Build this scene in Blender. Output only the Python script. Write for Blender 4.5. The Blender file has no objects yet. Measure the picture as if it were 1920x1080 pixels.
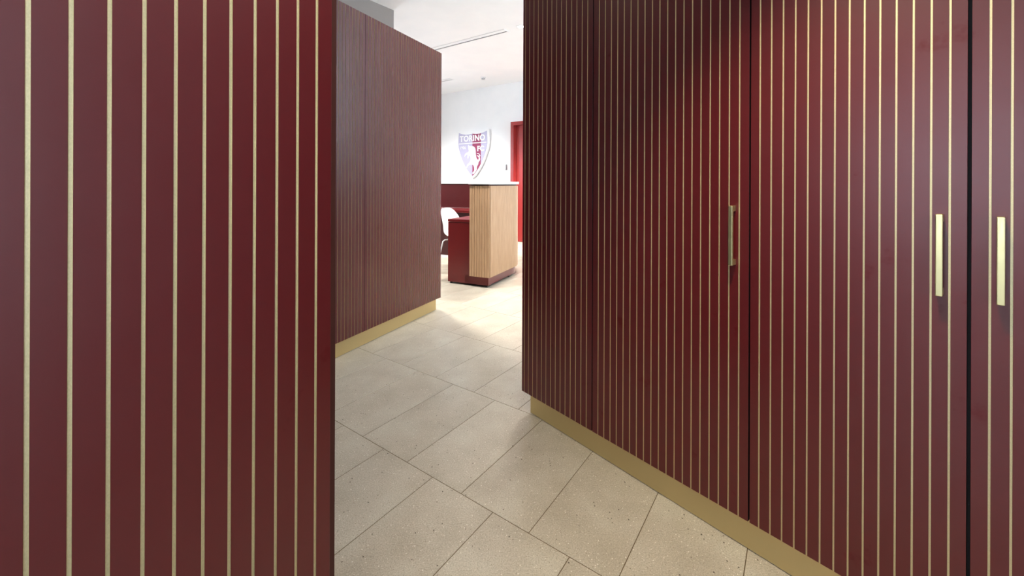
import bpy, bmesh, math
from math import sin, cos, pi, radians, atan2, sqrt
from mathutils import Vector, Matrix

S = bpy.context.scene
COL = S.collection
D = bpy.data

# ------------------------------------------------------------------ camera
EYE = 1.16
cam_d = D.cameras.new('camera')
cam_d.sensor_width = 36.0
cam_d.lens = 773.18 / 1920 * 36.0
cam_d.shift_y = -(540 - 343.9) / 1920
cam_d.clip_start = 0.02
cam = D.objects.new('camera', cam_d)
COL.objects.link(cam)
cam.matrix_world = Matrix.Translation((0, 0, EYE)) @ Matrix.Rotation(radians(90), 4, 'X') @ Matrix.Rotation(radians(0.22), 4, 'Z')
S.camera = cam

# ------------------------------------------------------------------ colour management
S.view_settings.view_transform = 'Standard'
S.view_settings.look = 'None'
S.view_settings.gamma = 1.0
S.view_settings.use_curve_mapping = False
S.view_settings.exposure = 0.0
S.cycles.use_denoising = True
S.cycles.max_bounces = 10
S.cycles.diffuse_bounces = 6
S.cycles.glossy_bounces = 5
S.cycles.sample_clamp_indirect = 8.0

# ------------------------------------------------------------------ building grid (tile directions) : u to the right and back, v forward
TA = radians(35.08)
GU = Vector((cos(TA), -sin(TA)))
GV = Vector((sin(TA), cos(TA)))
GROT = -TA
U0, U1 = -7.1, 1.7            # outer shell
V0, V1 = -4.6, 6.83
CEIL = 3.2
UP = -3.95                    # partition behind the far cabinets
VP = 3.18

def g(u, v, z=0.0):
    p = GU * u + GV * v
    return Vector((p.x, p.y, z))

# ------------------------------------------------------------------ sky and lights
W = D.worlds.new('sky')
S.world = W
W.use_nodes = True
bg = W.node_tree.nodes['Background']
bg.inputs['Color'].default_value = (0.70, 0.85, 1.0, 1)
bg.inputs['Strength'].default_value = 16

def portal(name, loc, nrm, w, h):
    l = D.lights.new(name, 'AREA')
    l.shape = 'RECTANGLE'; l.size = w; l.size_y = h
    l.cycles.is_portal = True
    o = D.objects.new(name, l); COL.objects.link(o)
    o.location = loc
    o.rotation_euler = Vector(nrm).to_track_quat('-Z', 'Y').to_euler()
    return o

def spot(name, loc, power, angle, blend, color, radius, aim=(0, 0, -1)):
    l = D.lights.new(name, 'SPOT')
    l.energy = power; l.spot_size = radians(angle); l.spot_blend = blend
    l.color = color; l.shadow_soft_size = radius
    o = D.objects.new(name, l); COL.objects.link(o)
    o.location = loc
    o.rotation_euler = Vector(aim).to_track_quat('-Z', 'Y').to_euler()
    return o

UF, VJ = 0.6, 2.35            # the reception front stands nearer than the passage end wall
FACADE = [(2.45, 3.7), (3.8, 5.0)]         # windows of the reception front (v ranges)
SIDE_FILL = [(-3.4, -2.6), (-1.20, -0.52)]                                    # unseen right-wall windows added for haze and fill on the left cabinets
LEFT_FILL = [(3.6, 4.6)]                                      # unseen left-wall window added to brighten the reception (v ranges)
BACKW = [(-2.3, -0.7)]          # windows in the wall behind the camera (u ranges)
for a, b in FACADE:
    portal('window_and_fill_portal', g(UF + 0.1, (a + b) / 2, 2.26), (-GU.x, -GU.y, 0), b - a, 1.72)
for a, b in LEFT_FILL:
    portal('window_and_fill_portal', g(U0 - 0.1, (a + b) / 2, 1.65), (GU.x, GU.y, 0), b - a, 1.5)
for a, b in SIDE_FILL:
    portal('window_and_fill_portal', g(U1 + 0.1, (a + b) / 2, 1.6), (-GU.x, -GU.y, 0), b - a, 2.4)
for a, b in BACKW:
    portal('window_and_fill_portal', g((a + b) / 2, V0 - 0.1, 1.45), (GV.x, GV.y, 0), b - a, 1.3)

SOFFIT = 2.36
WARM = (1.0, 0.86, 0.63)
COOL = (1.0, 0.98, 0.95)
NEUT = (1.0, 0.90, 0.78)
spot('downlight_and_fill_beam', (0.39, 0.64, 2.33), 170, 76, 1.0, WARM, 0.018, (0.20, 0.17, -1))
spot('downlight_and_fill_beam', (0.05, 0.40, 2.33), 62, 70, 1.0, COOL, 0.03, (-0.50, 0.38, -1))  # unseen lamp added to fill the left cabinets
spot('downlight_and_fill_beam', (-0.60, 1.50, 2.33), 8, 66, 1.0, NEUT, 0.03)  # unseen lamp added to lift the near floor
RECEPTION_AND_FILL_LIGHTS = [(0.105, 5.36), (-2.7, 6.2), (0.95, 6.6), (0.45, 3.60), (-1.0, 4.3)]  # all after the first are unseen, added to brighten the reception
for (x, y), power, tilt in zip(RECEPTION_AND_FILL_LIGHTS, (500, 720, 1750, 170, 480), (0.0, 0.6, 0.6, 0.0, 0.0)):
    spot('downlight_and_fill_beam', (x, y, CEIL - 0.03), power, 84 + 20 * tilt, 0.6, COOL, 0.09, (GV.x * tilt, GV.y * tilt, -1))

# ------------------------------------------------------------------ materials
def srgb(r, g_, b):
    f = lambda c: (c / 255) / 12.92 if c / 255 <= 0.04045 else ((c / 255 + 0.055) / 1.055) ** 2.4
    return (f(r), f(g_), f(b), 1)

def mat(name, col, rough=0.5, metal=0.0, spec=0.5, coat=0.0, coat_rough=0.1):
    m = D.materials.new(name); m.use_nodes = True
    b = m.node_tree.nodes['Principled BSDF']
    b.inputs['Base Color'].default_value = col
    b.inputs['Roughness'].default_value = rough
    b.inputs['Metallic'].default_value = metal
    b.inputs['Specular IOR Level'].default_value = spec
    b.inputs['Coat Weight'].default_value = coat
    b.inputs['Coat Roughness'].default_value = coat_rough
    return m

def nodes(m):
    return m.node_tree.nodes, m.node_tree.links, m.node_tree.nodes['Principled BSDF']

def noise(m, scale, detail=3, rough=0.5, coord='pos', vec_scale=None):
    n, l, b = nodes(m)
    t = n.new('ShaderNodeTexNoise')
    t.inputs['Scale'].default_value = scale; t.inputs['Detail'].default_value = detail
    t.inputs['Roughness'].default_value = rough
    if coord == 'pos':
        src = n.new('ShaderNodeNewGeometry').outputs['Position']
    else:
        src = n.new('ShaderNodeTexCoord').outputs['Object']
    if vec_scale:
        mp = n.new('ShaderNodeMapping'); mp.inputs['Scale'].default_value = vec_scale
        l.new(src, mp.inputs['Vector']); src = mp.outputs['Vector']
    l.new(src, t.inputs['Vector'])
    return t

def ramp(m, fac, stops):
    n, l, b = nodes(m)
    r = n.new('ShaderNodeValToRGB')
    e = r.color_ramp.elements
    e[0].position, e[0].color = stops[0]
    e[1].position, e[1].color = stops[-1]
    for p, c in stops[1:-1]:
        x = e.new(p); x.color = c
    l.new(fac, r.inputs['Fac'])
    return r

def grey(v): return (v, v, v, 1)

# red lacquer, satin: smudges from hands dull the sheen
M_RED = mat('red_lacquer', srgb(76, 6, 10), 0.36, spec=0.55)
n_ = noise(M_RED, 9, 4, 0.6)
r_ = ramp(M_RED, n_.outputs['Fac'], [(0.35, grey(0.60)), (0.66, grey(0.56)), (0.74, grey(0.34))])
nodes(M_RED)[1].new(r_.outputs['Color'], nodes(M_RED)[2].inputs['Specular IOR Level'])

M_REDEDGE = mat('red_lacquer_edge', srgb(58, 10, 14), 0.6)
M_EDGE = mat('door_edge', srgb(20, 6, 7), 0.7, spec=0.2)
M_STRIP = mat('edge_strip', srgb(66, 34, 28), 0.7, spec=0.15)
M_DESKRED = mat('desk_red', srgb(98, 17, 20), 0.3)
M_GOLDGROOVE = mat('gold_groove', srgb(212, 196, 152), 0.46, metal=0.85, spec=0.3)
n_ = noise(M_GOLDGROOVE, 700, 2, 0.6, 'pos', (1, 1, 0.5))
r_ = ramp(M_GOLDGROOVE, n_.outputs['Fac'], [(0.3, srgb(192, 178, 142)), (0.7, srgb(206, 192, 154))])
nodes(M_GOLDGROOVE)[1].new(r_.outputs['Color'], nodes(M_GOLDGROOVE)[2].inputs['Base Color'])

M_PLINTH = mat('gold_plinth', srgb(190, 162, 108), 0.42, metal=0.3)
M_BRASS = mat('brushed_brass', srgb(206, 193, 146), 0.34, metal=1.0)
n_ = noise(M_BRASS, 60, 3, 0.6, 'obj', (8, 8, 0.6))
r_ = ramp(M_BRASS, n_.outputs['Fac'], [(0.3, grey(0.28)), (0.7, grey(0.42))])
nodes(M_BRASS)[1].new(r_.outputs['Color'], nodes(M_BRASS)[2].inputs['Roughness'])

M_DARK = mat('dark_carcass', srgb(22, 16, 16), 0.7)
M_WHITE = mat('white_plaster', srgb(244, 244, 244), 0.8)
n_ = noise(M_WHITE, 3, 3)
r_ = ramp(M_WHITE, n_.outputs['Fac'], [(0.3, srgb(241, 242, 243)), (0.7, srgb(246, 246, 246))])
nodes(M_WHITE)[1].new(r_.outputs['Color'], nodes(M_WHITE)[2].inputs['Base Color'])
M_GREYWALL = mat('grey_plaster', srgb(132, 124, 119), 0.8)  # grey paint, darkened to carry the wall's shade as well
M_SHELL = mat('white_plastic', srgb(242, 242, 242), 0.35)
M_WMETAL = mat('white_metal', srgb(236, 236, 236), 0.35)
M_SOLID = mat('white_counter', srgb(240, 240, 240), 0.3)
M_BLACK = mat('black_rubber', srgb(18, 18, 20), 0.6)
M_DOORRED = mat('red_door_paint', srgb(146, 46, 44), 0.3)

M_GROUT = mat('grout', srgb(98, 80, 54), 0.85)

# terrazzo-look porcelain: cloudy beige with dark and pale chips
M_TILE = mat('terrazzo_tile', srgb(190, 176, 152), 0.3, spec=0.5)
def build_tile_mat(m):
    n, l, b = nodes(m)
    info = n.new('ShaderNodeObjectInfo')
    pos = n.new('ShaderNodeNewGeometry').outputs['Position']
    add = n.new('ShaderNodeVectorMath'); add.operation = 'ADD'
    mul = n.new('ShaderNodeVectorMath'); mul.operation = 'SCALE'; mul.inputs['Scale'].default_value = 9.0
    comb = n.new('ShaderNodeCombineXYZ')
    l.new(info.outputs['Random'], comb.inputs['X']); l.new(info.outputs['Random'], comb.inputs['Y'])
    l.new(comb.outputs['Vector'], mul.inputs[0]); l.new(pos, add.inputs[0]); l.new(mul.outputs['Vector'], add.inputs[1])
    vec = add.outputs['Vector']
    cloud = n.new('ShaderNodeTexNoise'); cloud.inputs['Scale'].default_value = 5.0; cloud.inputs['Detail'].default_value = 3
    cloud.inputs['Roughness'].default_value = 0.55
    l.new(vec, cloud.inputs['Vector'])
    base = ramp(m, cloud.outputs['Fac'], [(0.30, srgb(168, 157, 139)), (0.52, srgb(179, 168, 150)), (0.70, srgb(187, 178, 160))])
    fine = n.new('ShaderNodeTexNoise'); fine.inputs['Scale'].default_value = 230; fine.inputs['Detail'].default_value = 2
    l.new(vec, fine.inputs['Vector'])
    fr = ramp(m, fine.outputs['Fac'], [(0.32, grey(0.78)), (0.5, grey(1.0)), (0.68, grey(1.14))])
    mx = n.new('ShaderNodeMix'); mx.data_type = 'RGBA'; mx.blend_type = 'MULTIPLY'; mx.inputs['Factor'].default_value = 1.0
    l.new(base.outputs['Color'], mx.inputs['A']); l.new(fr.outputs['Color'], mx.inputs['B'])
    def chips(scale, thr, size, col, prev):
        v = n.new('ShaderNodeTexVoronoi'); v.inputs['Scale'].default_value = scale
        l.new(vec, v.inputs['Vector'])
        sep = n.new('ShaderNodeSeparateColor'); l.new(v.outputs['Color'], sep.inputs['Color'])
        gt = n.new('ShaderNodeMath'); gt.operation = 'GREATER_THAN'; gt.inputs[1].default_value = thr
        l.new(sep.outputs['Red'], gt.inputs[0])
        lt = n.new('ShaderNodeMapRange'); lt.inputs['From Min'].default_value = size * 0.6; lt.inputs['From Max'].default_value = size
        lt.inputs['To Min'].default_value = 1.0; lt.inputs['To Max'].default_value = 0.0
        l.new(v.outputs['Distance'], lt.inputs['Value'])
        f = n.new('ShaderNodeMath'); f.operation = 'MULTIPLY'
        l.new(gt.outputs[0], f.inputs[0]); l.new(lt.outputs['Result'], f.inputs[1])
        mm = n.new('ShaderNodeMix'); mm.data_type = 'RGBA'
        mm.inputs['B'].default_value = col
        l.new(f.outputs[0], mm.inputs['Factor']); l.new(prev, mm.inputs['A'])
        return mm.outputs['Result']
    c = chips(210, 0.86, 0.40, srgb(204, 195, 178), mx.outputs['Result'])
    c = chips(170, 0.88, 0.30, srgb(138, 124, 104), c)
    c = chips(140, 0.94, 0.34, srgb(222, 216, 202), c)
    c = chips(85, 0.95, 0.26, srgb(78, 66, 50), c)
    l.new(c, b.inputs['Base Color'])
    b.inputs['Roughness'].default_value = 0.29
build_tile_mat(M_TILE)

# oak veneer
M_OAK = mat('oak_veneer', srgb(204, 166, 120), 0.5)
def build_oak(m):
    n, l, b = nodes(m)
    t = noise(m, 14, 5, 0.6, 'pos', (6, 6, 0.35))
    r = ramp(m, t.outputs['Fac'], [(0.28, srgb(164, 126, 92)), (0.5, srgb(178, 141, 106)), (0.72, srgb(190, 155, 120))])
    l.new(r.outputs['Color'], b.inputs['Base Color'])
build_oak(M_OAK)
M_OAKCORE = mat('oak_groove', srgb(112, 80, 50), 0.7)

M_LAMP = D.materials.new('lamp_glow'); M_LAMP.use_nodes = True
nt = M_LAMP.node_tree; nt.nodes.clear()
em = nt.nodes.new('ShaderNodeEmission'); em.inputs['Color'].default_value = (1, 0.93, 0.82, 1); em.inputs['Strength'].default_value = 18
nt.links.new(em.outputs[0], nt.nodes.new('ShaderNodeOutputMaterial').inputs[0])

M_GLASS = D.materials.new('window_glass'); M_GLASS.use_nodes = True
nt = M_GLASS.node_tree; nt.nodes.clear()
mixn = nt.nodes.new('ShaderNodeMixShader'); mixn.inputs[0].default_value = 0.06
tr = nt.nodes.new('ShaderNodeBsdfTransparent'); gl = nt.nodes.new('ShaderNodeBsdfGlossy'); gl.inputs['Roughness'].default_value = 0.02
nt.links.new(tr.outputs[0], mixn.inputs[1]); nt.links.new(gl.outputs[0], mixn.inputs[2])
nt.links.new(mixn.outputs[0], nt.nodes.new('ShaderNodeOutputMaterial').inputs[0])

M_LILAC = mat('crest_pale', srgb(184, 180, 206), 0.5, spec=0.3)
M_MAROON = mat('crest_maroon', srgb(146, 60, 94), 0.5, spec=0.3)

# ------------------------------------------------------------------ mesh helpers
def new_mesh(name, verts, faces, mats, fmat=None, smooth=False):
    me = D.meshes.new(name)
    me.from_pydata([tuple(v) for v in verts], [], faces)
    for m in mats: me.materials.append(m)
    if fmat:
        for p, i in zip(me.polygons, fmat): p.material_index = i
    if smooth:
        for p in me.polygons: p.use_smooth = True
    me.update()
    return me

def obj(name, me, parent=None, loc=(0, 0, 0), rotz=0.0):
    o = D.objects.new(name, me); COL.objects.link(o)
    o.location = loc; o.rotation_euler = (0, 0, rotz)
    if parent: o.parent = parent
    return o

def tag(o, label=None, cat=None, group=None, kind=None):
    if label: o['label'] = label
    if cat: o['category'] = cat
    if group: o['group'] = group
    if kind: o['kind'] = kind
    return o

def thing(name, label, cat, loc=(0, 0, 0), rotz=0.0, group=None):
    o = D.objects.new(name, None); COL.objects.link(o)
    o.empty_display_size = 0.1
    o.location = loc; o.rotation_euler = (0, 0, rotz)
    return tag(o, label, cat, group)

class MB:
    """collects pieces of one mesh"""
    def __init__(s): s.v = []; s.f = []; s.m = []
    def add(s, verts, faces, mi=0):
        k = len(s.v); s.v += [tuple(v) for v in verts]
        s.f += [tuple(i + k for i in f) for f in faces]; s.m += [mi] * len(faces)
        return s
    def box(s, x0, x1, y0, y1, z0, z1, mi=0):
        vs = [(x, y, z) for z in (z0, z1) for y in (y0, y1) for x in (x0, x1)]
        return s.add(vs, [(0, 2, 3, 1), (4, 5, 7, 6), (0, 1, 5, 4), (1, 3, 7, 5), (3, 2, 6, 7), (2, 0, 4, 6)], mi)
    def prism(s, poly, z0, z1, mi=0):
        n = len(poly)
        vs = [(x, y, z0) for x, y in poly] + [(x, y, z1) for x, y in poly]
        fs = [tuple(range(n - 1, -1, -1)), tuple(range(n, 2 * n))] + [(i, (i + 1) % n, n + (i + 1) % n, n + i) for i in range(n)]
        return s.add(vs, fs, mi)
    def tube(s, pts, r, n=8, mi=0):
        pts = [Vector(p) for p in pts]; rings = []
        for i, p in enumerate(pts):
            d = (pts[min(i + 1, len(pts) - 1)] - pts[max(i - 1, 0)]).normalized()
            a = d.orthogonal().normalized() if i == 0 else (rings_a - d * rings_a.dot(d)).normalized()
            rings_a = a
            b = d.cross(a)
            rings.append([p + a * (r * cos(2 * pi * k / n)) + b * (r * sin(2 * pi * k / n)) for k in range(n)])
        vs = [v for q in rings for v in q]
        fs = [(i * n + k, i * n + (k + 1) % n, (i + 1) * n + (k + 1) % n, (i + 1) * n + k) for i in range(len(rings) - 1) for k in range(n)]
        fs += [tuple(range(n - 1, -1, -1)), tuple(range((len(rings) - 1) * n, len(rings) * n))]
        return s.add(vs, fs, mi)
    def build(s, name, mats, parent=None, loc=(0, 0, 0), rotz=0.0, smooth=False):
        if not isinstance(mats, (list, tuple)): mats = [mats]
        return obj(name, new_mesh(name, s.v, s.f, mats, s.m, smooth), parent, loc, rotz)

def bevel(o, w, seg=2, ang=40):
    b = o.modifiers.new('bevel', 'BEVEL'); b.width = w; b.segments = seg; b.limit_method = 'ANGLE'; b.angle_limit = radians(ang)
    return o

def struct(o): o['kind'] = 'structure'; return o

# ------------------------------------------------------------------ room shell
def gbox(name, u0, u1, v0, v1, z0, z1, m):
    return struct(MB().box(u0, u1, v0, v1, z0, z1).build(name, m, None, (0, 0, 0), GROT))

T = 0.2
# floor: a grout bed that carries the tiles
floor = gbox('floor', U0 - T, U1 + T, V0 - T, V1 + T, -0.15, -0.0012, M_GROUT)
TW, TL, TJ = 0.3005, 0.6002, 0.0026
V_ROW, U_EVEN, U_ODD = 1.1543, -1.6675 + 0.0276, -1.6675 + 0.179
def tile_mesh(w, l, h=0.0112, c=0.0009):
    x, y = w / 2, l / 2
    prof = [(x, y, -h), (x, y, -c), (x - c, y - c, 0)]
    vs = []
    for (a, b, z) in prof: vs += [(-a, -b, z), (a, -b, z), (a, b, z), (-a, b, z)]
    fs = [(8, 9, 10, 11)]
    for k in (0, 4):
        fs += [(k + i, k + (i + 1) % 4, k + 4 + (i + 1) % 4, k + 4 + i) for i in range(4)]
    return new_mesh('tile', vs, fs, [M_TILE])
TILE = tile_mesh(TW - TJ, TL - TJ)
def in_view(u, v):
    p = g(u, v)
    if p.y < 0.7: return False
    k = p.x / p.y
    py = 343.9 + 773.18 * EYE / p.y
    px = 960 + 773.18 * k
    return 560 < px < 1560 and py < 1200
rest = MB()
n_tiles = 0
for r in range(int((V0 - V_ROW) / TL) - 1, int((V1 - V_ROW) / TL) + 2):
    va = V_ROW + r * TL
    uo = U_EVEN if r % 2 == 0 else U_ODD
    for k in range(int((U0 - uo) / TW) - 1, int((U1 - uo) / TW) + 2):
        ua = uo + k * TW
        cu, cv = ua + TW / 2, va + TL / 2
        if ua + TW < U0 or ua > U1 or va + TL < V0 or va > V1: continue
        whole = ua > U0 and ua + TW < U1 and va > V0 and va + TL < V1
        vis = any(in_view(ua + a * TW, va + b * TL) for a in (0, .5, 1) for b in (0, .5, 1))
        if vis and whole and cu > UP - 3 and n_tiles < 290:
            obj('tile', TILE, floor, (cu, cv, 0)); n_tiles += 1
        else:
            j = TJ / 2
            rest.box(max(ua + j, U0), min(ua + TW - j, U1), max(va + j, V0), min(va + TL - j, V1), -0.01, 0)
tag(rest.build('tile_field', M_TILE, floor), kind='stuff')

ceiling = gbox('ceiling', U0 - T, U1 + T, V0 - T, V1 + T, CEIL, CEIL + 0.2, M_WHITE)
# dropped ceiling over the passage, level with the cabinet tops
soffit = struct(MB().box(-1.85, 1.69, -2.6, 1.68, SOFFIT, CEIL).build('ceiling_soffit', M_WHITE, None, (0, 0, 0), GROT))

wall_crest = gbox('wall_far', U0 - T, U1 + T, V1, V1 + T, 0, CEIL, M_WHITE)
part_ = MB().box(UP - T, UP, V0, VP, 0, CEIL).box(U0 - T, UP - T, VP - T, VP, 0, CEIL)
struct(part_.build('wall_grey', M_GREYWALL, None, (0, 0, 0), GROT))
# right wall: added fill windows beside the passage, then a step in to the glazed reception front
def holes(m, u, wins, start, end, z0, z1):
    prev = start
    for a, b in wins:
        m.box(u, u + T, prev, a, 0, CEIL); m.box(u, u + T, a, b, 0, z0); m.box(u, u + T, a, b, z1, CEIL); prev = b
    m.box(u, u + T, prev, end, 0, CEIL)
zs0, zs1, zr0, zr1 = 1.4, 3.12, 0.35, 2.75
wr = MB()
holes(wr, U1, SIDE_FILL, V0, VJ, zr0, zr1)
wr.box(UF + T, U1 + T, VJ, VJ + T, 0, CEIL)
holes(wr, UF, FACADE, VJ, V1, zs0, zs1)
wl = MB()
holes(wl, U0 - T, LEFT_FILL, VP, V1, 0.9, 2.4)
struct(wl.build('wall_left', M_WHITE, None, (0, 0, 0), GROT))
struct(wr.build('wall_right', M_WHITE, None, (0, 0, 0), GROT))
# unseen dark red panels added to redden what the far cabinets reflect
struct(MB().box(UF - 0.022, UF - 0.002, VJ + 0.01, V1 - 0.01, 0.002, zs0 - 0.02).box(UF - 0.022, UF - 0.002, 5.1, V1 - 0.01, zs0 - 0.018, 2.35).build('wall_right_reflect_panel', mat('reflect_panel_red', srgb(72, 20, 20), 0.5), None, (0, 0, 0), GROT))
wb = MB(); prev = UP - T
zb0, zb1 = 0.8, 2.1
for a, b in BACKW:
    wb.box(prev, a, V0 - T, V0, 0, CEIL); wb.box(a, b, V0 - T, V0, 0, zb0); wb.box(a, b, V0 - T, V0, zb1, CEIL); prev = b
wb.box(prev, U1 + T, V0 - T, V0, 0, CEIL)
struct(wb.build('wall_back', M_WHITE, None, (0, 0, 0), GROT))

wn = 0
def window(p0, p1, z0, z1):
    """window in a wall, p0/p1 = (u, v) ends"""
    global wn; wn += 1
    a, b = g(*p0), g(*p1); d = (b - a); L = d.length
    e = thing('window_%d' % wn, None, None, a, atan2(d.y, d.x)); struct(e)
    f = MB(); t = 0.05
    f.box(0, L, -t / 2, t / 2, z0, z0 + t).box(0, L, -t / 2, t / 2, z1 - t, z1).box(0, t, -t / 2, t / 2, z0 + t, z1 - t).box(L - t, L, -t / 2, t / 2, z0 + t, z1 - t)
    f.build('window_frame', M_WMETAL, e)
    MB().box(t, L - t, -0.004, 0.004, z0 + t, z1 - t).build('pane', M_GLASS, e)
for a, b in FACADE: window((UF + 0.06, a), (UF + 0.06, b), zs0, zs1)
for a, b in SIDE_FILL: window((U1 + 0.06, a), (U1 + 0.06, b), zr0, zr1)  # added fill openings, built like the other windows
for a, b in LEFT_FILL: window((U0 - 0.06, a), (U0 - 0.06, b), 0.9, 2.4)  # added reception fill opening, built as a window
for a, b in BACKW: window((a, V0 - 0.06), (b, V0 - 0.06), zb0, zb1)

# ------------------------------------------------------------------ grooved cabinets
PLH = 0.113                 # underside of the doors
TOP = 2.35
GW = 0.004                  # groove width
GD = 0.0030                 # groove depth
SETBACK = 0.034
slat_cache = {}
def slat_mesh(w, h, le, ri):
    key = (round(w, 5), round(h, 4), le, ri)
    if key in slat_cache: return slat_cache[key]
    c = 0.0003
    prof = [(0, GD), (0, c), (c, 0), (w - c, 0), (w, c), (w, GD)]
    vs = [(x, y, 0) for x, y in prof] + [(x, y, h) for x, y in prof]
    n = 6
    fs = [tuple(range(n)), tuple(range(2 * n - 1, n - 1, -1))]
    mi = [0, 0]
    for i in range(n - 1):
        fs.append((i, n + i, n + i + 1, i + 1))
        mi.append(0 if 1 <= i <= 3 else ((1 if le else 2) if i == 0 else (1 if ri else 2)))
    me = new_mesh('slat', vs, fs, [M_RED, M_GOLDGROOVE, M_EDGE], mi)
    slat_cache[key] = me
    return me

def handle_mesh():
    p, hl, w, t = 0.030, 0.188, 0.0122, 0.010
    prof = [(0, 0), (-p, 0), (-p, hl), (0, hl), (0, hl - 0.018), (-p + t, hl - 0.018), (-p + t, 0.018), (0, 0.018)]
    n = len(prof)
    vs = [(-w / 2, y, z) for y, z in prof] + [(w / 2, y, z) for y, z in prof]
    quads = [(0, 1, 6, 7), (1, 2, 5, 6), (2, 3, 4, 5)]
    fs = [q for q in quads] + [tuple(n + i for i in reversed(q)) for q in quads]
    fs += [((i + 1) % n, i, n + i, n + (i + 1) % n) for i in range(n)]
    return new_mesh('handle', vs, fs, [M_BRASS])
HANDLE = handle_mesh()

def wall_frame(th, d, side):
    """foot of the perpendicular from the eye, rotation of the local frame (x along the face to the right, y into the cabinet)"""
    dr = Vector((sin(th), cos(th))); n = Vector((cos(th), -sin(th))) * side
    x = -dr if side > 0 else dr
    return n * d, x, atan2(x.y, x.x)

def make_cabinet(frame, label, group, x0, x1, doors, pitch, depth=0.58):
    """x0..x1 along the run; doors = list of (xa, xb, anchor, handle_x, gapL, gapR)"""
    o, xd, rz = frame
    base = Vector((o.x + xd.x * x0, o.y + xd.y * x0, 0))
    t = thing('tall_cabinet', label, 'cabinet', base, rz, group)
    w = x1 - x0
    MB().box(0.001, w - 0.001, 0.022, depth, PLH + 0.002, TOP - 0.002).build('carcass', M_DARK, t)
    for (xa, xb, anchor, hx, gl, gr) in doors:
        a, b = xa - x0 + gl, xb - x0 - gr
        h = TOP - PLH
        dm = MB()
        dm.box(a, b, GD, 0.019, PLH, TOP)
        for i in range(len(dm.m)): dm.m[i] = 1
        dm.m[2] = 0            # front of the core shows gold at the bottom of the grooves
        door = dm.build('door', [M_GOLDGROOVE, M_EDGE], t)
        # groove centres on the lattice through the anchor
        an = anchor - x0
        k0 = math.ceil((a + 0.004 - an) / pitch); gs = []
        while an + k0 * pitch < b - 0.004:
            gs.append(an + k0 * pitch); k0 += 1
        edges = [a] + [q for c in gs for q in (c - GW / 2, c + GW / 2)] + [b]
        for i in range(0, len(edges), 2):
            s0, s1 = edges[i], edges[i + 1]
            obj('slat', slat_mesh(s1 - s0, h, i > 0, i < len(edges) - 2), door, (s0, 0, PLH))
        if hx is not None:
            bevel(obj('handle', HANDLE, door, (hx - x0, 0.0001, 0.9045)), 0.0016, 2)
    return t

def plinth(name, frame, x0, x1, depth=0.5, endcap=True):
    o, xd, rz = frame
    e = MB().box(x0, x1, SETBACK, SETBACK + 0.016, 0.003, PLH + 0.001)
    p = e.build(name, M_PLINTH, None, (o.x, o.y, 0), rz)
    struct(p)
    q = MB().box(x0, x1, SETBACK + 0.016, depth, 0.0, PLH + 0.001).build('plinth_box', M_DARK, p)
    return p

FR = wall_frame(-0.70296, 1.38909, 1)     # local x = -s
FL = wall_frame(0.6369, 0.64961, -1)      # local x = s
FF = wall_frame(0.41897, 2.13236, -1)
PR, PF, PL = 0.03058, 0.03003, 0.0303
RG, LG, FG = 'tall cabinets on the right of the passage', 'tall cabinets on the left of the passage', 'tall cabinets at the far left'
SA, SB, SC = -1.1107, -0.4985, -0.0425
h2x, h3x = SC - 1.5 * PR, SC + 1.5 * PR
make_cabinet(FR, 'narrow handleless end cabinet beside the opening, dark red with fine gold grooves', RG, -1.5559, SA, [(-1.5559, SA, SA, None, 0, .0024)], PR)
make_cabinet(FR, 'wide single-door red cabinet with gold grooves and one brass pull at its right edge', RG, SA, SB, [(SA, SB, SB, SB - 1.5 * PR, .0024, .0024)], PR)
make_cabinet(FR, 'two-door red grooved cabinet with a pair of brass pulls either side of the black gap', RG, SB, SC + 0.456,
             [(SB, SC, SC, h2x, .0024, .0032), (SC, SC + 0.456, SC, h3x, .0032, .0024)], PR)
make_cabinet(FR, 'red grooved cabinet beyond the pair of brass pulls, with one pull at its far edge', RG, SC + 0.456, SC + 1.068,
             [(SC + 0.456, SC + 1.068, SC + 0.456, SC + 1.068 - 1.5 * PR, .0024, .0024)], PR)
plinth('baseboard_right', FR, -1.528, SC + 1.068)

LS0 = 0.0443
make_cabinet(FL, 'close-up red cabinet front with wide pale grooves and a dull edge strip', LG, 0.3725 - 0.6, 0.3725, [(0.3725 - 0.6, 0.3725, LS0, None, .0015, 0)], PL)
make_cabinet(FL, 'red grooved cabinet behind the close-up one, farther from the opening', LG, 0.3725 - 1.2, 0.3725 - 0.6, [(0.3725 - 1.2, 0.3725 - 0.6, LS0, None, .0015, .0015)], PL)
plinth('baseboard_left', FL, 0.3725 - 1.2, 0.345)

make_cabinet(FF, 'broad red grooved cabinet at the end of the far run, next to the reception', FG, 2.2366, 3.19, [(2.2366, 3.19, 2.2366, None, .0012, 0)], PF)
make_cabinet(FF, 'red grooved cabinet half hidden behind the close-up cabinet, left of the thin seam', FG, 1.2836, 2.2366, [(1.2836, 2.2366, 2.2366, None, .0012, .0012)], PF)
plinth('baseboard_far', FF, 1.2836, 3.163)

# bevelled corner strip at the end of the left run
lc = [o for o in COL.objects if o.name.startswith('tall_cabinet') and o.get('label', '').startswith('close-up')][0]
strip = MB().prism([(0.6002, 0.0006), (0.6120, 0.0062), (0.6120, 0.030), (0.6002, 0.030)], PLH, TOP).build('edge_strip', M_STRIP, lc)
strip['label'] = 'dull dark red edge strip'

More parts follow.
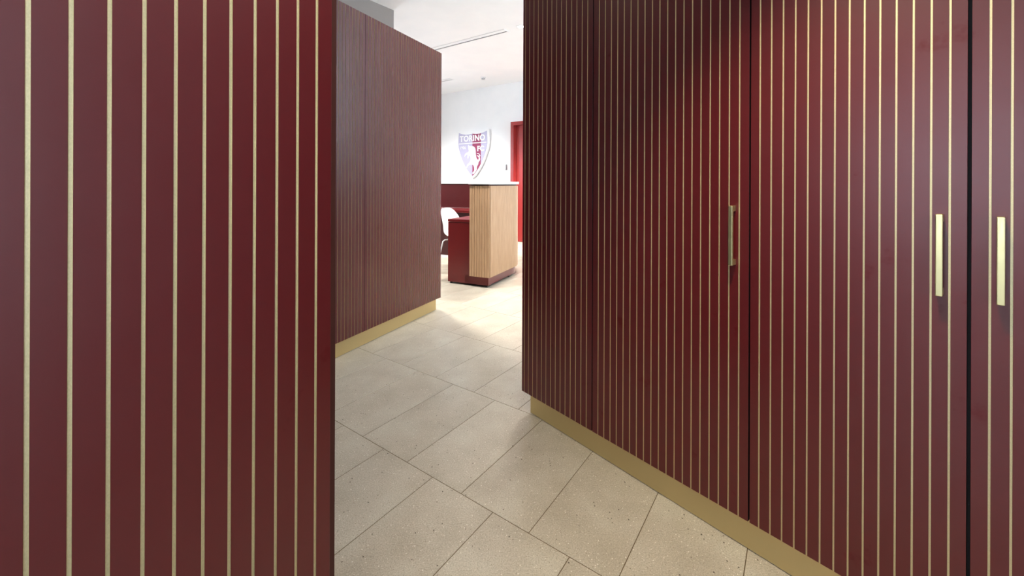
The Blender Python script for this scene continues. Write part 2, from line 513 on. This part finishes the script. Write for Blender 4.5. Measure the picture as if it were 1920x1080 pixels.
# ------------------------------------------------------------------ reception counter
RA = 0.41897
C0 = Vector((-0.2586, 4.5793, 0))
ROT = -RA                               # local x = e_r (right), local y = e_f (away)
rec = thing('reception_counter', 'tall oak-clad reception counter with white top and rounded far corner', 'reception desk', C0, ROT)
def jpath(off, f_start, f0, R, n=14, end=-0.45):
    """outer outline of the J-shaped upstand, offset outwards by off: front corner, along the right side, round the far corner"""
    pts = [(off, f_start), (off, f0)]
    cx = -R
    for i in range(1, n + 1):
        a = pi / 2 * i / n
        pts.append((cx + (R + off) * cos(a), f0 + (R + off) * sin(a)))
    pts.append((end, f0 + R + off))
    return pts
RR, RF0 = 0.42, 0.66
WT = 0.25                                # upstand thickness
def jring(off_out, off_in, f_front, end):
    o_ = jpath(off_out, f_front, RF0, RR, end=end)
    i_ = jpath(off_in, f_front, RF0, RR, end=end)
    return o_, i_
def jprism(m, off_out, off_in, f_front, end, z0, z1, mi=0):
    o_, i_ = jring(off_out, off_in, f_front, end)
    for k in range(len(o_) - 1):
        m.prism([i_[k], o_[k], o_[k + 1], i_[k + 1]][::1], z0, z1, mi)
    return m
# toe base (red)
jprism(MB(), 0.0, -0.30, 0.0, -0.45, 0.022, 0.115).build('base', M_DESKRED, rec)
# core of the upstand
jprism(MB(), 0.024, -0.225, -0.026, -0.45, 0.116, 1.132).build('core', M_OAKCORE, rec)
# shadow gap then white top
jprism(MB(), 0.012, -0.215, -0.016, -0.45, 1.132, 1.149).build('shadow_gap', M_REDEDGE, rec)
ct = jprism(MB(), 0.045, -0.235, -0.045, -0.47, 1.149, 1.181).build('counter_top', M_SOLID, rec)
# vertical oak slats: front end, right side, round corner
def oak_slat(w, h):
    c = 0.0008
    prof = [(-w / 2, 0.007), (-w / 2, c), (-w / 2 + c, 0), (w / 2 - c, 0), (w / 2, c), (w / 2, 0.007)]
    n = 6
    vs = [(x, y, 0) for x, y in prof] + [(x, y, h) for x, y in prof]
    fs = [tuple(range(n)), tuple(range(2 * n - 1, n - 1, -1))] + [(i, n + i, n + i + 1, i + 1) for i in range(n)] if False else \
         [tuple(range(n)), tuple(range(2 * n - 1, n - 1, -1))] + [(i, n + i, n + (i + 1) % n, (i + 1) % n) for i in range(n)]
    return new_mesh('slat', vs, fs, [M_OAK])
SH = 1.131 - 0.116
fw_ = (0.031 + 0.226) / 8
OS1 = oak_slat(fw_ - 0.0032, SH)
for k in range(8):
    obj('slat', OS1, rec, (-0.226 + fw_ * (k + 0.5), -0.033, 0.116), 0)
sp = 0.0306
OS2 = oak_slat(sp - 0.002, SH)
ns = int((RF0 + 0.033 - 0.004) / sp)
for k in range(ns):
    obj('slat', OS2, rec, (0.031, RF0 - sp * (k + 0.5), 0.116), pi / 2)
na = 22
OS3 = oak_slat((RR + 0.031) * pi / 2 / na - 0.0015, SH)
for k in range(na):
    a = pi / 2 * (k + 0.5) / na
    obj('slat', OS3, rec, (-RR + (RR + 0.031) * cos(a), RF0 + (RR + 0.031) * sin(a), 0.116), pi / 2 + a)
# low desk on the inside: pedestal with a panel end, worktop, back leg panel
MB().box(-0.527, -0.228, 0.0, 0.36, 0.022, 0.712).box(-0.24, -0.0001, 0.001, 0.02, 0.022, 0.115).build('pedestal', M_DESKRED, rec)
bevel(MB().box(-0.529, -0.228, -0.004, 1.02, 0.715, 0.745).build('worktop', M_DESKRED, rec), 0.002)
MB().box(-0.50, -0.228, 0.99, 1.01, 0.022, 0.714).build('leg_panel', M_DESKRED, rec)
for (fx, fy) in [(-0.50, 0.03), (-0.04, 0.035), (-0.03, 0.6), (-0.26, 0.33), (-0.48, 1.0), (-0.4, 1.04)]:
    MB().tube([(fx, fy, 0.0), (fx, fy, 0.0235)], 0.014, 10).build('foot', M_BLACK, rec)

# back counter against the far side: upper screen, worktop, closed base
bc = thing('back_counter', 'dark red back counter with high screen behind the white chair', 'counter', C0 + Vector((0, 0, 0)), ROT)
bx0, bx1 = -3.0, -0.70
bf = 1.40
MB().box(bx0, -1.30, bf + 0.55, bf + 0.58, 0.745, 1.15).build('screen_panel', M_RED, bc)
MB().box(-1.296, bx1, bf + 0.55, bf + 0.58, 0.745, 1.15).build('screen_panel', M_RED, bc)
MB().box(bx0 - 0.01, bx1 + 0.01, bf + 0.535, bf + 0.60, 1.15, 1.17).build('screen_cap', M_SOLID, bc)
bevel(MB().box(bx0, bx1, bf, bf + 0.55, 0.705, 0.744).build('worktop', M_DESKRED, bc), 0.003)
MB().box(bx0 + 0.02, bx1 - 0.02, bf + 0.03, bf + 0.55, 0.03, 0.704).build('cabinet_base', M_REDEDGE, bc)
MB().box(bx0 + 0.02, bx1 - 0.02, bf + 0.025, bf + 0.05, 0.0, 0.029).build('gap_light_strip', M_WMETAL, bc)  # white strip stands for bright floor showing through the gap under the base

# ------------------------------------------------------------------ white shell chair
def chair(loc, rot):
    t = thing('shell_chair', 'white plastic shell chair with white tube legs behind the low red desk', 'chair', loc, rot)
    # local: faces +x, seat centre at origin. profile of the mid line from the front lip to the back top
    prof = [(0.235, 0.425), (0.20, 0.452), (0.10, 0.447), (0.0, 0.438), (-0.10, 0.436), (-0.165, 0.455), (-0.20, 0.515), (-0.218, 0.60), (-0.235, 0.70), (-0.25, 0.79), (-0.257, 0.825)]
    half = [0.19, 0.215, 0.225, 0.225, 0.225, 0.225, 0.225, 0.22, 0.205, 0.165, 0.10]
    lift = [0.0, 0.01, 0.02, 0.035, 0.055, 0.08, 0.085, 0.06, 0.02, 0.0, 0.0]     # sides rise from the seat
    wrap = [0.0, 0.0, 0.0, 0.0, 0.0, 0.03, 0.07, 0.075, 0.06, 0.035, 0.015]        # sides wrap forward on the back
    n = 9; vs = []
    for (x, z), h, li, wr_ in zip(prof, half, lift, wrap):
        for j in range(n):
            q = -1 + 2 * j / (n - 1)
            e = abs(q) ** 2.4
            vs.append((x + wr_ * e, q * h, z + li * e))
    fs = [(i * n + j, i * n + j + 1, (i + 1) * n + j + 1, (i + 1) * n + j) for i in range(len(prof) - 1) for j in range(n - 1)]
    o = obj('shell', new_mesh('shell', vs, fs, [M_SHELL], None, True), t)
    so = o.modifiers.new('solid', 'SOLIDIFY'); so.thickness = 0.009; so.offset = 0
    su = o.modifiers.new('sub', 'SUBSURF'); su.levels = 2; su.render_levels = 2
    MB().tube([(0.12, -0.17, 0.42), (0.12, 0.17, 0.42)], 0.009, 8).tube([(-0.12, -0.17, 0.42), (-0.12, 0.17, 0.42)], 0.009, 8).build('under_frame', M_WMETAL, t, smooth=True)
    for sx in (-1, 1):
        for sy in (-1, 1):
            MB().tube([(sx * 0.10, sy * 0.165, 0.421), (sx * 0.135, sy * 0.185, 0.418), (sx * 0.155, sy * 0.20, 0.40), (sx * 0.235, sy * 0.245, 0.0)], 0.0095, 8).build('leg', M_WMETAL, t, smooth=True)
    return t
chair((-0.675, 5.50, 0.0), radians(-24))

# ------------------------------------------------------------------ crest on the far wall
def crest():
    u0, zc = 0.0, 0.0
    # wall frame: x = +u direction seen from the room, y = into the wall
    base = g(-5.80, V1, 0)
    t = thing('crest_sign', 'large shield-shaped club crest with rearing bull, mounted on the white wall', 'sign', base, GROT)
    w, zt, zb = 0.437, 2.30, 1.265
    def outline(s, n=18):
        """shield polygon, s = inset"""
        a = w - s
        top = []
        for i in range(9):
            q = -1 + 2 * i / 8
            top.append((q * a, zt - s * 0.8 - 0.035 * (1 - abs(q)) * (1.0 if abs(q) > 0 else 1) - 0.03 * sin(pi * abs(q)) ))
        right = []
        H_ = zt - s * 0.8 - (zb + s * 1.1)
        for i in range(1, n + 1):
            p = i / n
            x = a * (1 + 0.035 * sin(pi * min(p / 0.5, 1)) ) * (cos(pi / 2 * max(0, (p - 0.22) / 0.78)) ** 0.80 if p < 1 else 0)
            right.append((x, zt - s * 0.8 - H_ * p))
        left = [(-x, z) for x, z in reversed(right[:-1])]
        return top + right + left
    def plate(name, poly, y0, y1, m, label=None):
        mb = MB(); n = len(poly)
        vs = [(x, y1, z) for x, z in poly] + [(x, y0, z) for x, z in poly]
        # front face at y0 (towards the room)
        fs = [tuple(range(n - 1, -1, -1)), tuple(range(n, 2 * n))] + [(i, (i + 1) % n, n + (i + 1) % n, n + i) for i in range(n)]
        mb.add(vs, fs)
        o = mb.build(name, m, t)
        bmx = bmesh.new(); bmx.from_mesh(o.data); bmesh.ops.triangulate(bmx, faces=[f for f in bmx.faces if len(f.verts) > 4]); bmesh.ops.recalc_face_normals(bmx, faces=bmx.faces); bmx.to_mesh(o.data); bmx.free()
        if label: o['label'] = label
        return o
    plate('backplate', outline(0.0), -0.055, -0.015, M_SHELL)
    for sx in (-0.2, 0.2):
        MB().box(sx - 0.02, sx + 0.02, -0.016, 0.0, 1.85, 1.9).build('standoff', M_WMETAL, t)
    inner = outline(0.045)
    def clip(poly, xa, xb):
        def cut(pl, f, val, keep):
            out = []
            for i in range(len(pl)):
                p, q = pl[i], pl[(i + 1) % len(pl)]
                ip, iq = keep(p[0]), keep(q[0])
                if ip: out.append(p)
                if ip != iq:
                    k = (val - p[0]) / (q[0] - p[0]); out.append((val, p[1] + k * (q[1] - p[1])))
            return out
        pl = cut(poly, None, xa, lambda x: x >= xa)
        return cut(pl, None, xb, lambda x: x <= xb)
    xs = 0.235
    plate('left_field', clip(inner, -1, 0.0), -0.060, -0.0551, M_LILAC, 'pale lilac left half of the shield')
    plate('right_maroon', clip(inner, 0.0001, xs), -0.060, -0.0551, M_MAROON, 'maroon right half of the shield, up to the painted reflection')
    plate('right_painted_glare', clip(inner, xs + 0.0001, 1), -0.060, -0.0551, M_LILAC, 'pale lilac right edge of the shield, a painted reflection')  # reflection washing out the maroon half, painted as a pale field
    # dividing bar
    plate('bar', [(-0.385, 2.015), (0.385, 2.015), (0.385, 2.033), (-0.385, 2.033)], -0.064, -0.0601, M_SHELL)
    def word(txt, x, z, size, sx, off=0.0):
        c = D.curves.new('lettering', 'FONT'); c.body = txt; c.size = size; c.extrude = 0.002; c.offset = off
        c.align_x = 'CENTER'; c.space_character = 1.07; c.materials.append(M_SHELL)
        tmp = D.objects.new('lettering', c); COL.objects.link(tmp)
        bpy.context.view_layer.update()
        me = D.meshes.new_from_object(tmp.evaluated_get(bpy.context.evaluated_depsgraph_get()))
        D.objects.remove(tmp); me.name = 'lettering'
        o = obj('lettering', me, t)
        o.location = (x, -0.0622, z); o.rotation_euler = (pi / 2, 0, 0); o.scale = (sx, 1, 1)
        return o
    word('TORINO', -0.005, 2.072, 0.172, 1.02, 0.006)
    word('FC', 0.228, 1.850, 0.150, 1.05, 0.006)
    word('1906', -0.272, 1.905, 0.092, 0.90, 0.0)
    # rearing bull, traced as one flat plate in units of the shield
    bull = [(-0.115, 2.00), (-0.085, 1.965), (-0.03, 1.955), (0.03, 1.955), (0.075, 1.925), (0.095, 1.86), (0.10, 1.77), (0.115, 1.70), (0.15, 1.655),
            (0.175, 1.665), (0.185, 1.70), (0.165, 1.727), (0.125, 1.751), (0.135, 1.760), (0.185, 1.739), (0.200, 1.760), (0.175, 1.784), (0.130, 1.790), (0.125, 1.799), (0.185, 1.799), (0.225, 1.745), (0.225, 1.745),
            (0.195, 1.721), (0.215, 1.70), (0.215, 1.65), (0.175, 1.61), (0.165, 1.56), (0.13, 1.52), (0.125, 1.44), (0.085, 1.40), (0.05, 1.362), (0.015, 1.362), (0.002, 1.382), (0.04, 1.41), (0.065, 1.45), (0.05, 1.52),
            (0.02, 1.56), (-0.06, 1.56), (-0.12, 1.54), (-0.145, 1.495), (-0.165, 1.497), (-0.17, 1.517), (-0.155, 1.53), (-0.145, 1.565), (-0.09, 1.60), (-0.055, 1.635), (-0.045, 1.70), (-0.07, 1.75),
            (-0.095, 1.765), (-0.105, 1.71), (-0.125, 1.69), (-0.135, 1.715), (-0.13, 1.785), (-0.17, 1.78), (-0.20, 1.75), (-0.22, 1.735), (-0.225, 1.76), (-0.19, 1.815), (-0.125, 1.83), (-0.095, 1.85), (-0.105, 1.90), (-0.12, 1.945)]
    sm = []                                # one round of corner cutting softens the outline
    for i in range(len(bull)):
        p, q = bull[i], bull[(i + 1) % len(bull)]
        sm += [(p[0] * .75 + q[0] * .25, p[1] * .75 + q[1] * .25), (p[0] * .25 + q[0] * .75, p[1] * .25 + q[1] * .75)]
    bull = sm
    plate('bull', bull, -0.064, -0.0601, M_SHELL, 'white rearing bull silhouette')
    return t
crest()

# thermostat plate between crest and door
th = thing('wall_thermostat', 'small white thermostat on the white wall between crest and red door', 'thermostat', g(-4.985, V1, 1.49), GROT)
bevel(MB().box(-0.045, 0.045, -0.028, 0.0, -0.045, 0.045).build('housing', M_SHELL, th), 0.004)
MB().box(0.052, 0.062, -0.035, 0.0, -0.055, 0.055).build('side_shadow_bar', mat('shadow_grey', srgb(150, 156, 162), 0.5), th)  # grey bar stands for the shadow at the housing's right edge

# ------------------------------------------------------------------ red door in the far wall
DU0, DU1, DZ = -4.744, -3.70, 2.381
door = thing('door_1', None, None, g(DU0, V1, 0), GROT); struct(door)
dw = DU1 - DU0
fr = MB().box(0, 0.07, -0.13, 0, 0, DZ).box(dw - 0.07, dw, -0.13, 0, 0, DZ).box(0.07, dw - 0.07, -0.13, 0, DZ - 0.07, DZ)
fr.build('door_frame', M_DOORRED, door)
MB().box(0.072, dw - 0.072, -0.045, -0.001, 0.008, DZ - 0.072).build('door_leaf', M_DOORRED, door)
MB().tube([(dw - 0.16, -0.045, 1.05), (dw - 0.16, -0.095, 1.05), (dw - 0.29, -0.095, 1.05)], 0.010, 8).build('door_handle', M_BRASS, door, smooth=True)

# ------------------------------------------------------------------ ceiling fittings
def slot_diffuser(u0, u1, v, label):
    t = thing('slot_diffuser', label, 'air vent', g(u0, v, CEIL), GROT, 'linear slot diffusers in the white ceiling')
    L = u1 - u0; z = -0.008
    MB().box(0, L, -0.06, -0.035, z, 0).box(0, L, 0.035, 0.055, z, 0).box(0, 0.02, -0.035, 0.035, z, 0).box(L - 0.02, L, -0.035, 0.035, z, 0).box(0.02, L - 0.02, -0.035, 0.010, z, 0).build('frame', M_WMETAL, t)
    MB().box(0.02, L - 0.02, 0.0101, 0.0349, -0.0015, -0.0001).build('slot', M_BLACK, t)
pe = Vector((-0.075, 5.49)); vs_ = pe.dot(GV); ue = pe.dot(GU)
slot_diffuser(ue - 1.9, ue, vs_, 'long white slot diffuser in the ceiling above the red cabinet end')
pe = Vector((-1.17, 8.06))
slot_diffuser(pe.dot(GU) - 1.6, pe.dot(GU), pe.dot(GV), 'distant slot diffuser in the ceiling near the crest wall')

def downlight(x, y, z, label):
    t = thing('downlight', label, 'ceiling light', (x, y, z), 0, 'recessed ceiling downlights')
    m = MB(); n = 24
    for i in range(n):
        a, b = 2 * pi * i / n, 2 * pi * (i + 1) / n
        m.prism([(0.042 * cos(a), 0.042 * sin(a)), (0.055 * cos(a), 0.055 * sin(a)), (0.055 * cos(b), 0.055 * sin(b)), (0.042 * cos(b), 0.042 * sin(b))], -0.006, 0)
    m.build('trim_ring', M_WMETAL, t)
    MB().prism([(0.041 * cos(2 * pi * i / n), 0.041 * sin(2 * pi * i / n)) for i in range(n)], -0.003, -0.0005).build('lens', M_LAMP, t)
labs = ['glowing downlight at the top left corner of the right cabinets', 'added fill light in the ceiling over the back counter', 'added fill light in the ceiling before the red door', 'added fill light in the high ceiling just past the narrow end cabinet', 'added fill light in the high ceiling before the low red desk']
for (x, y), lb in zip(RECEPTION_AND_FILL_LIGHTS, labs): downlight(x, y, CEIL, lb)
downlight(0.39, 0.64, SOFFIT, 'downlight in the low ceiling before the brass pulls')
downlight(-0.60, 1.50, SOFFIT, 'added fill light in the low ceiling over the floor of the opening')
downlight(0.05, 0.40, SOFFIT, 'added fill light in the low ceiling before the close-up cabinet')

sd = thing('smoke_detector', 'small white smoke detector on the ceiling in front of the crest wall', 'smoke detector', (-0.56, 7.93, CEIL), 0)
MB().prism([(0.05 * cos(2 * pi * i / 20), 0.05 * sin(2 * pi * i / 20)) for i in range(20)], -0.018, 0).build('base', M_SHELL, sd)
MB().prism([(0.034 * cos(2 * pi * i / 20), 0.034 * sin(2 * pi * i / 20)) for i in range(20)], -0.042, -0.0181).build('head', mat('detector_grey', srgb(170, 172, 176), 0.5), sd)
